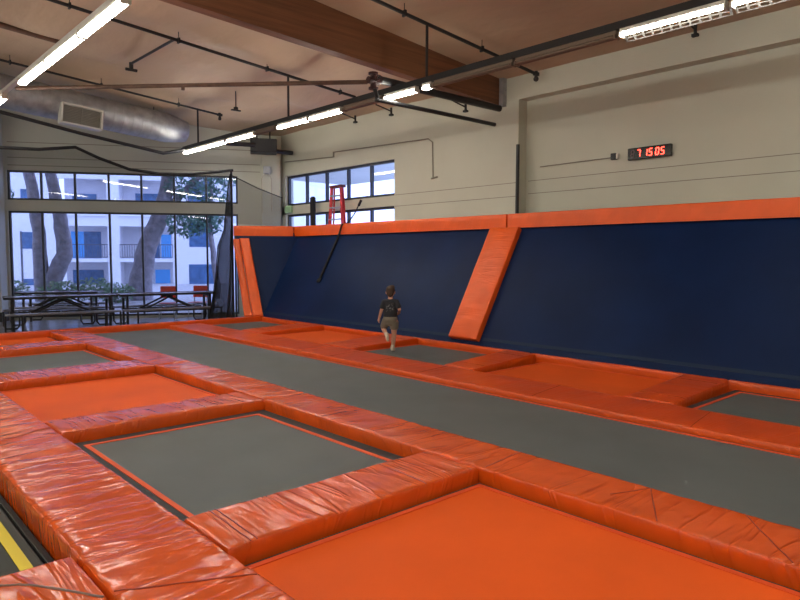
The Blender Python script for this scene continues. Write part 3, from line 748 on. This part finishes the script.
# gathered net at the post
bm = BM(); n = 28; rows = []
prof = [(ZF + .02, 7.50, .28), (.5, 7.58, .25), (1.2, 7.66, .20), (1.9, 7.70, .17), (2.3, 7.78, .10), (2.9, 7.82, .085), (3.3, 7.84, .06), (3.68, 7.88, .03)]
for z, xc, rad in prof:
    rows.append([bm.verts.new(Vector((xc + rad * math.cos(2 * PI * k / n) * (1 + .25 * math.sin(k * 2.4 + z)), NY + .06 + rad * .4 * math.sin(2 * PI * k / n) * (1 + .3 * math.sin(k * 3.1 + z * 2)), z)) + o_) for k in range(n)])
for a, b in zip(rows, rows[1:]):
    for k in range(n): bm.faces.new((a[k], a[(k + 1) % n], b[(k + 1) % n], b[k]))
obj('gathered_netting', bm, M['net_dense'], t, smooth=True)
bar('net_post', 'slim black post holding the right end of the safety net beside the upright wall pads', 'post', [([(7.99, 15.10, ZF), (7.93, 15.0, 3.78)], .03)], 'black')
t = empty('corner_net', (8.2, 15.3, 2.5), 'faint grey net stretched from the net post to the far corner above the blue wall', 'net')
o_ = Vector((-8.2, -15.3, -2.5)); a = Vector((8.0, 15.2, 3.70)); b = Vector((10.0, 15.95, 3.28))
bm = BM(); v = [bm.verts.new(p + o_) for p in (a, b, Vector((10.0, 15.95, 2.47)), Vector((8.0, 15.2, 2.47)))]; bm.faces.new(v); obj('netting', bm, M['net'], t)
bm = BM(); tube(bm, [a + o_, (a + b) / 2 + o_ - Vector((0, 0, .04)), b + o_], .012, 6); obj('top_rope', bm, M['blackrope'], t)

# ------------------------------------------------------------------ tables and chairs
def mobile_table(label, p, rz, L=2.2, detail=True):
    t = empty('cafeteria_table', (p[0], p[1], ZF), label, 'table', 'folding cafeteria tables with benches', rz)
    bm = BM(); box(bm, (0, 0, .785), (L, .74, .035)); bevel(bm, .008); obj('table_top', bm, M['tabletop'], t)
    bm = BM()
    for s in (-1, 1):
        box(bm, (0, s * .375, .785), (L + .02, .014, .05)); box(bm, (s * (L / 2 + .006), 0, .785), (.014, .76, .05))
    obj('edge_band', bm, M['black'], t)
    for s in (-1, 1):
        bm = BM(); box(bm, (0, s * .68, .45), (L, .26, .04)); bevel(bm, .008); obj('bench', bm, M['tabletop'], t)
    for sx in (-1, 1):
        bm = BM(); x = sx * (L / 2 - .16)
        for s in (-1, 1): box(bm, (x, s * .27, .39), (.05, .05, .76))
        box(bm, (x, 0, .72), (.04, .6, .05)); obj('leg', bm, M['black'], t)
        for s in (-1, 1):
            bm = BM(); q = [(x - .16, s * .68, .43), (x - .16, s * .68, .10), (x - .11, s * .68, .025), (x + .11, s * .68, .025), (x + .16, s * .68, .10), (x + .16, s * .68, .43)]
            tube(bm, q, .022, 8); obj('bench_leg', bm, M['black'], t, smooth=True)
    for s in (-1, 1):
        bm = BM()
        tube(bm, [(-.62, s * .24, .42), (0, s * .24, .72), (.62, s * .24, .42)], .024, 8); box(bm, (0, s * .24, .72), (.14, .06, .06)); obj('folding_brace', bm, M['black'], t)
        bm = BM(); tube(bm, [(-L / 2 + .16, s * .55, .40), (L / 2 - .16, s * .55, .40)], .02, 8); obj('side_rail', bm, M['black'], t)
    bm = BM()
    for x in (-.62, 0, .62): tube(bm, [(x, -.66, .40), (x, .66, .40)], .02, 8)
    obj('cross_tube', bm, M['black'], t)
    return t
rzt = math.atan2(15.42 - 16.18, 7.68 - 3.22)
mobile_table('black edged cafeteria table with benches in the front row, beside the pillar', (4.33, 16.42), rzt, 2.3)
mobile_table('black edged cafeteria table with benches in the front row, beside the gathered net', (6.66, 16.02), rzt, 2.3)
mobile_table('black edged cafeteria table behind the front row, against the far windows', (4.80, 18.28), FRZ, 1.9)
def chair(label, p, rz):
    t = empty('plastic_chair', (p[0], p[1], ZF), label, 'chair', 'red plastic chairs', rz)
    bm = BM(); box(bm, (0, 0, .45), (.40, .40, .025)); bevel(bm, .01); obj('seat', bm, M['redplastic'], t)
    bm = BM(); box(bm, (0, .20, .74), (.40, .025, .32), rot=Matrix.Rotation(-.12, 3, 'X')); bevel(bm, .01); obj('backrest', bm, M['redplastic'], t)
    for sx in (-1, 1):
        for sy in (-1, 1):
            bm = BM(); tube(bm, [(sx * .17, sy * .17, .44), (sx * .20, sy * .20, 0)], .013, 8); obj('leg', bm, M['galv'], t)
        bm = BM(); tube(bm, [(sx * .17, .18, .44), (sx * .17, .21, .62)], .013, 8); obj('back_post', bm, M['galv'], t)
chair('red plastic chair farther from the net, behind the front cafeteria tables', (7.15, 17.2), FRZ)
chair('red plastic chair nearer the net, behind the front cafeteria tables', (7.92, 17.0), FRZ - .3)

# ------------------------------------------------------------------ the running child
def remesh(parts, name, m, parent, vox=.006, smooth_it=6):
    bm = BM()
    for f in parts: f(bm)
    bmesh.ops.recalc_face_normals(bm, faces=bm.faces[:])
    me = bpy.data.meshes.new(name); bm.to_mesh(me); bm.free()
    o = bpy.data.objects.new(name, me); C.objects.link(o)
    md = o.modifiers.new('r', 'REMESH'); md.mode = 'VOXEL'; md.voxel_size = vox
    s = o.modifiers.new('s', 'SMOOTH'); s.iterations = smooth_it; s.factor = .5
    dg = bpy.context.evaluated_depsgraph_get(); ev = o.evaluated_get(dg)
    me2 = bpy.data.meshes.new_from_object(ev); o.modifiers.clear(); o.data = me2; bpy.data.meshes.remove(me)
    me2.materials.clear(); me2.materials.append(m)
    for p in me2.polygons: p.use_smooth = True
    if parent: o.parent = parent
    return o
def ell(c, r, rot=None):
    def f(bm):
        mt = Matrix.Translation(Vector(c)) @ (rot.to_4x4() if rot is not None else Matrix()) @ Matrix.Diagonal((*r, 1))
        bmesh.ops.create_icosphere(bm, subdivisions=3, radius=1, matrix=mt)
    return f
def cap(pts, rs, flat=1., n=16, ends=True):
    """tapered limb through pts with round ends; flat squashes it front to back"""
    def f(bm):
        sub = bmesh.new(); tube(sub, pts, rs, n)
        if flat != 1:
            cy = sum(p[1] for p in pts) / len(pts)
            for v in sub.verts: v.co.y = cy + (v.co.y - cy) * flat
        me = bpy.data.meshes.new('t'); sub.to_mesh(me); sub.free(); bm.from_mesh(me); bpy.data.meshes.remove(me)
        if ends:
            for p, r in ((pts[0], rs[0]), (pts[-1], rs[-1])): bmesh.ops.create_icosphere(bm, subdivisions=2, radius=r * .995, matrix=Matrix.Translation(Vector(p)))
    return f
CH = (7.37, 8.36)
child = empty('person', (CH[0], CH[1], .008), 'child in charcoal T-shirt and khaki shorts running away across a grey bed', 'person', rz=math.radians(-48))
# local frame: x right, y forward, z up
hipR, kneeR, ankR = (.065, 0, .53), (.06, .03, .30), (.045, -.02, .07)
hipL, kneeL, ankL = (-.065, .01, .53), (-.14, .10, .395), (-.055, -.10, .31)
shR, elR, haR = (.108, 0, .855), (.165, -.07, .73), (.145, .07, .665)
shL, elL, haL = (-.108, 0, .855), (-.155, -.03, .70), (-.195, .02, .575)
body = [ell((0, .0, .62), (.10, .075, .12)), ell((0, .0, .77), (.115, .075, .13)), ell((0, -.005, .545), (.115, .085, .075)),
        cap([(-.10, 0, .86), (.10, 0, .86)], [.04, .04]), cap([(0, 0, .86), (0, .012, .95)], [.045, .04]),
        ell((0, .02, 1.035), (.073, .088, .10)), ell((0, .055, .985), (.05, .05, .05)), ell((0, .112, 1.015), (.012, .016, .016)),
        ell((.074, .015, 1.02), (.012, .02, .026)), ell((-.074, .015, 1.02), (.012, .02, .026)),
        ell((0, .098, .985), (.02, .008, .006)), ell((.028, .095, 1.035), (.012, .008, .008)), ell((-.028, .095, 1.035), (.012, .008, .008)),
        cap([hipR, kneeR, (.052, 0, .20), ankR], [.068, .043, .043, .027]), cap([hipL, kneeL, (-.108, .02, .365), ankL], [.066, .042, .041, .026]),
        cap([(.045, -.035, .045), (.045, .05, .032), (.047, .11, .026)], [.03, .03, .02]),
        cap([(-.05, -.115, .315), (-.035, -.15, .265), (-.025, -.15, .215)], [.028, .028, .02]),
        cap([shR, elR, haR], [.036, .029, .021]), cap([shL, elL, haL], [.036, .029, .021])]
def hand(w, d, side):
    w, d = Vector(w), Vector(d).normalized(); a = Vector((side, 0, 0)); a = (a - d * a.dot(d)).normalized(); s = d.cross(a)
    out = [cap([w, w + d * .045], [.019, .024])]
    for k, ln in enumerate((.034, .042, .045, .038)):
        b = w + d * .055 + s * (k - 1.5) * .013
        out.append(cap([b, b + d * ln * .5 - a * .004, b + d * ln * .8 - a * .018], [.0075, .0072, .006], n=8))
    b = w + d * .02 - s * .02; out.append(cap([b, b + d * .025 - s * .016, b + d * .045 - s * .016 - a * .006], [.009, .008, .0065], n=8))
    return out
body += hand(haR, (-.05, .12, -.04), 1) + hand(haL, (-.03, .05, -.13), -1)
obj_body = remesh(body, 'body', M['skin'], child, .0048, 5)
remesh([ell((0, .005, 1.055), (.079, .092, .088)), ell((0, -.035, 1.01), (.060, .05, .07)), ell((.02, .06, 1.115), (.05, .05, .03))], 'hair', M['hair'], child, .006, 3)
remesh([cap([(0, 0, .60), (0, 0, .72), (0, 0, .85)], [.122, .116, .108], .76, 24, False), cap([(-.098, 0, .855), (.098, 0, .855)], [.050, .050]), ell((0, 0, .87), (.088, .060, .045)),
        cap([shR, (.145, -.045, .775)], [.048, .046]), cap([shL, (-.140, -.02, .77)], [.048, .046])], 'shirt', M['shirt'], child, .007, 4)
remesh([ell((0, -.005, .56), (.128, .100, .085)), ell((0, .0, .50), (.095, .085, .06)), cap([hipR, (.062, .022, .39)], [.082, .072], 1, 18, False), cap([hipL, (-.115, .062, .435)], [.080, .068], 1, 18, True),
        cap([(0, 0, .56), (0, 0, .64)], [.124, .118], .76, 20, False)], 'shorts', M['shorts'], child, .007, 4)
for pts in ([(.045, -.04, .05), (.045, .05, .034), (.047, .112, .028)], [(-.05, -.118, .312), (-.035, -.152, .265), (-.025, -.152, .212)]):
    remesh([cap(pts, [.037, .035, .025]), cap([pts[0], Vector(pts[0]) + (Vector((-.012, .016, .008)) if pts[0][2] > .1 else Vector((0, .012, .05)))], [.036, .034])], 'sock', M['shoe'], child, .006, 3)

# ------------------------------------------------------------------ outside
bm = BM(); box(bm, (20, 50, -1.6), (160, 110, .2), 0); o = structure('ground', bm, M['paving'])
# keep the ground outside the room: start it beyond the far wall
bpy.data.objects.remove(o)
def strip(t0, t1, o0, o1, z0, z1, m, name):
    bm = BM(); fbox(bm, t0, t1, o0, o1, z0, z1); return structure(name, bm, m)
strip(-14, 30, -.22, -60, ZF - .35, ZF - .06, M['paving'], 'ground')
# apartment building, parallel to the far wall
B0 = Vector((13.33, 42.05, 0))
bt = empty('apartment_building', (B0.x, B0.y, 0), 'white apartment building with recessed balconies and blue doors outside the far windows', 'building', rz=FRZ)
# local: x along the building (left to right from inside), y = away from us
def bpart(name, m, boxes, parent=bt):
    bm = BM()
    for a, b in boxes: bbox(bm, a, b)
    return obj(name, bm, m, parent)
# outer wall slabs around two recesses; recess x ranges
R1, R2 = (-2.25, .46), (1.15, 4.25)
zb, zt = -.5, 11
bpart('wall', M['stucco'], [((-12, 0, zb), (R1[0], .3, zt)), ((R1[1], 0, zb), (R2[0], .3, zt)), ((R2[1], 0, zb), (14, .3, zt))])
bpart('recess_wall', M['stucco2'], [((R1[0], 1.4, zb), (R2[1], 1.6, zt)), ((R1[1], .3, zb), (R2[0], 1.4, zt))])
for r in (R1, R2):
    for z in (1.25, 4.05, 6.9):
        bpart('balcony_slab', M['stucco'], [((r[0] - .02, -.15, z), (r[1] + .02, 1.45, z + .22))])
        rl_ = [((r[0], -.08, z + 1.05), (r[1], -.04, z + 1.10)), ((r[0], -.08, z + .28), (r[1], -.04, z + .32))]
        k = r[0]
        while k < r[1]: rl_.append(((k, -.07, z + .28), (k + .025, -.05, z + 1.08))); k += .14
        if z < 4: bpart('railing', M['rail'], rl_)
    bpart('fascia', M['stucco'], [((r[0], -.02, 3.45), (r[1], .3, 4.05)), ((r[0], -.02, 6.3), (r[1], .3, 6.9)), ((r[0], -.02, 9), (r[1], .3, 10))])
for a, b, m, nm in (((-1.95, 1.38, 1.48), (-1.2, 1.41, 3.15), 'bwin2', 'balcony_door'), ((-1.2, 1.37, 1.48), (.1 - .3, 1.4, 3.15), 'bwin', 'balcony_door'),
                    ((-1.9, 1.37, -.45), (-.1, 1.4, .75), 'bwin', 'window'), ((2.55, 1.37, 1.48), (3.3, 1.4, 3.1), 'bwin', 'balcony_door'), ((3.4, 1.37, 1.48), (4.0, 1.41, 3.0), 'bwin2', 'balcony_door'),
                    ((3.0, 1.37, -.9), (3.9, 1.41, .75), 'bwin2', 'balcony_door'),
                    ((-4.35, -.02, 2.05), (-3.45, .05, 3.05), 'bwin', 'window'), ((-4.4, -.03, -.3), (-4.3, .02, 3.1), 'rail', 'window'), ((-4.3, -.02, -.4), (-3.4, .05, .25), 'bwin', 'window'),
                    ((5.25, -.02, 2.2), (6.5, .05, 3.7), 'bwin', 'window'), ((5.2, -.02, -.2), (6.75, .05, 1.1), 'bwin', 'window'), ((-4.3, -.02, 5.0), (-3.3, .05, 5.6), 'bwin', 'window'),
                    ((-1.8, 1.37, 4.3), (-.4, 1.4, 5.5), 'bwin', 'window'), ((1.9, 1.37, 4.3), (3.3, 1.4, 5.6), 'bwin', 'window'), ((5.2, -.02, 5.0), (6.6, .05, 6.3), 'bwin', 'window')):
    bpart(nm, M[m], [(a, b)])
# trees and shrubs
T0p = Vector((8.66, 27.33, 0))
def tp(s, z, dd=0): return T0p + FD * s - FN * dd + Vector((0, 0, z))
def leaves(bm, c, r, n, sz=.12):
    for _ in range(n):
        while True:
            q = Vector((random.uniform(-1, 1), random.uniform(-1, 1), random.uniform(-1, 1)))
            if q.length < 1: break
        p = Vector(c) + Vector((q.x * r[0], q.y * r[1], q.z * r[2])); s = sz * random.uniform(.6, 1.3)
        a = Vector((random.uniform(-1, 1), random.uniform(-1, 1), random.uniform(-1, 1))).normalized(); b = a.orthogonal().normalized()
        bm.faces.new([bm.verts.new(p + a * s), bm.verts.new(p + b * s * .5), bm.verts.new(p - a * s), bm.verts.new(p - b * s * .5)])
def tree(label, base, trunks, blobs, lm='leaf', nl=420, sz=.13):
    t = empty('tree', base, label, 'tree', 'trees outside the far windows'); o_ = -Vector(base)
    bm = BM()
    for pts, rs in trunks:
        # smooth the trunk polyline
        P = [Vector(p) + o_ for p in pts]; Q = []; Rr = []
        for i in range(len(P) - 1):
            for k in range(5):
                f = k / 5; Q.append(P[i].lerp(P[i + 1], f) + Vector((noise.noise(P[i] * 3 + Vector((k, 0, 0))) * .05, 0, 0))); Rr.append(rs[i] * (1 - f) + rs[i + 1] * f)
        Q.append(P[-1]); Rr.append(rs[-1]); tube(bm, Q, Rr, 12)
    obj('trunk', bm, M['bark'], t, smooth=True)
    if blobs:
        bm = BM()
        for c, r, k in blobs: leaves(bm, Vector(c) + o_, r, int(nl * k), sz)
        obj('foliage', bm, M[lm], t)
zg = ZF - .06
tree('forked grey tree with two trunks outside the far windows', tp(-2.05, zg),
     [([tp(-2.05, zg), tp(-2.15, .9), tp(-2.2, 2.6), tp(-2.45, 4.8), tp(-2.75, 7.2)], [.36, .28, .23, .20, .12]),
      ([tp(-1.95, zg), tp(-1.7, .8), tp(-1.28, 1.7), tp(-1.4, 3.0), tp(-1.70, 4.8), tp(-1.95, 7.2)], [.34, .33, .30, .26, .20, .12])],
     [(tp(-2.6, 8.2), (2.2, 1.6, 1.4), 2), (tp(-3.3, 3.9, -.3), (.5, .5, .5), .1)])
tree('stout leaning grey tree outside the middle of the far windows', tp(1.5, zg),
     [([tp(1.45, zg), tp(1.5, .7), tp(1.75, 1.9), tp(2.2, 3.0), tp(2.55, 4.2), tp(2.75, 6)], [.52, .44, .38, .34, .28, .15]), ([tp(2.2, 3.0), tp(3.1, 4.1), tp(4.2, 5.2)], [.2, .15, .06])],
     [(tp(3.4, 3.0, -.4), (.9, .6, .65), .9), (tp(4.1, 3.2), (.9, .6, .7), .9), (tp(3.5, 4.6), (1.1, .7, .8), 1.0), (tp(4.4, 4.7), (.9, .7, .7), .6), (tp(2.6, 7.2), (2.6, 1.6, 1.2), 2)])
tree('thin grey tree outside, beside the gathered net', tp(4.5, zg), [([tp(4.55, zg), tp(4.4, 1.2), tp(4.25, 2.7), tp(4.3, 4.5)], [.14, .12, .10, .06])], [(tp(4.5, 3.6), (.7, .5, .6), .5), (tp(4.9, 5.3), (1.2, .8, .8), .8)])
def shrub(label, c, r, n):
    t = empty('shrub', c, label, 'shrub', 'shrubs outside the far windows')
    bm = BM()
    for k in range(5): tube(bm, [(random.uniform(-.1, .1), random.uniform(-.1, .1), 0), (random.uniform(-.6, .6) * r[0], random.uniform(-.5, .5) * r[1], r[2] * 1.2)], .015, 5)
    obj('stem', bm, M['bark'], t)
    bm = BM(); leaves(bm, (0, 0, r[2]), r, n, .09); obj('foliage', bm, M['leaf2'], t)
for s, dd_, r, l in ((-3.0, -1.2, (.8, .5, .45), 'pale green shrub on the pillar side of the forked tree'), (-1.2, -1.4, (.9, .5, .42), 'pale green shrub just past the forked tree'),
                   (.0, -1.2, (.8, .5, .48), 'pale green shrub below the white pier between the balconies'), (.9, -1.6, (.7, .5, .38), 'pale green shrub at the foot of the stout leaning tree')):
    shrub(l, tp(s, zg, dd_), r, 420)
# eave outside the right-hand windows and a pale neighbour beyond it
bm = BM(); bbox(bm, (10.72, 9, 4.10), (14.0, 18.2, 4.25)); structure('trim_5', bm, M['facade'])

# ------------------------------------------------------------------ daylight, camera
W = bpy.data.worlds.new('World'); SC.world = W; W.use_nodes = True
bg = W.node_tree.nodes['Background']; bg.inputs[0].default_value = (.52, .63, 1., 1); bg.inputs[1].default_value = 2.3

cam = bpy.data.cameras.new('camera'); co = bpy.data.objects.new('camera', cam); C.objects.link(co)
cam.sensor_fit = 'HORIZONTAL'; cam.sensor_width = 36; cam.lens = 652 / 800 * 36
cam.clip_start = .05; cam.clip_end = 300
cy, pit, rol = math.radians(42.25), math.radians(3.86), math.radians(.09)
fw = Vector((math.sin(cy) * math.cos(pit), math.cos(cy) * math.cos(pit), -math.sin(pit)))
r0 = Vector((math.cos(cy), -math.sin(cy), 0)); u0 = r0.cross(fw)
rr = math.cos(rol) * r0 + math.sin(rol) * u0; uu = -math.sin(rol) * r0 + math.cos(rol) * u0
mw = Matrix((rr, uu, -fw)).transposed().to_4x4(); mw.translation = (0, 0, 1.65)
co.matrix_world = mw; SC.camera = co
SC.view_settings.view_transform = 'Standard'; SC.view_settings.look = 'None'
SC.view_settings.gamma = 1; SC.view_settings.use_curve_mapping = False
SC.view_settings.exposure = 0.78
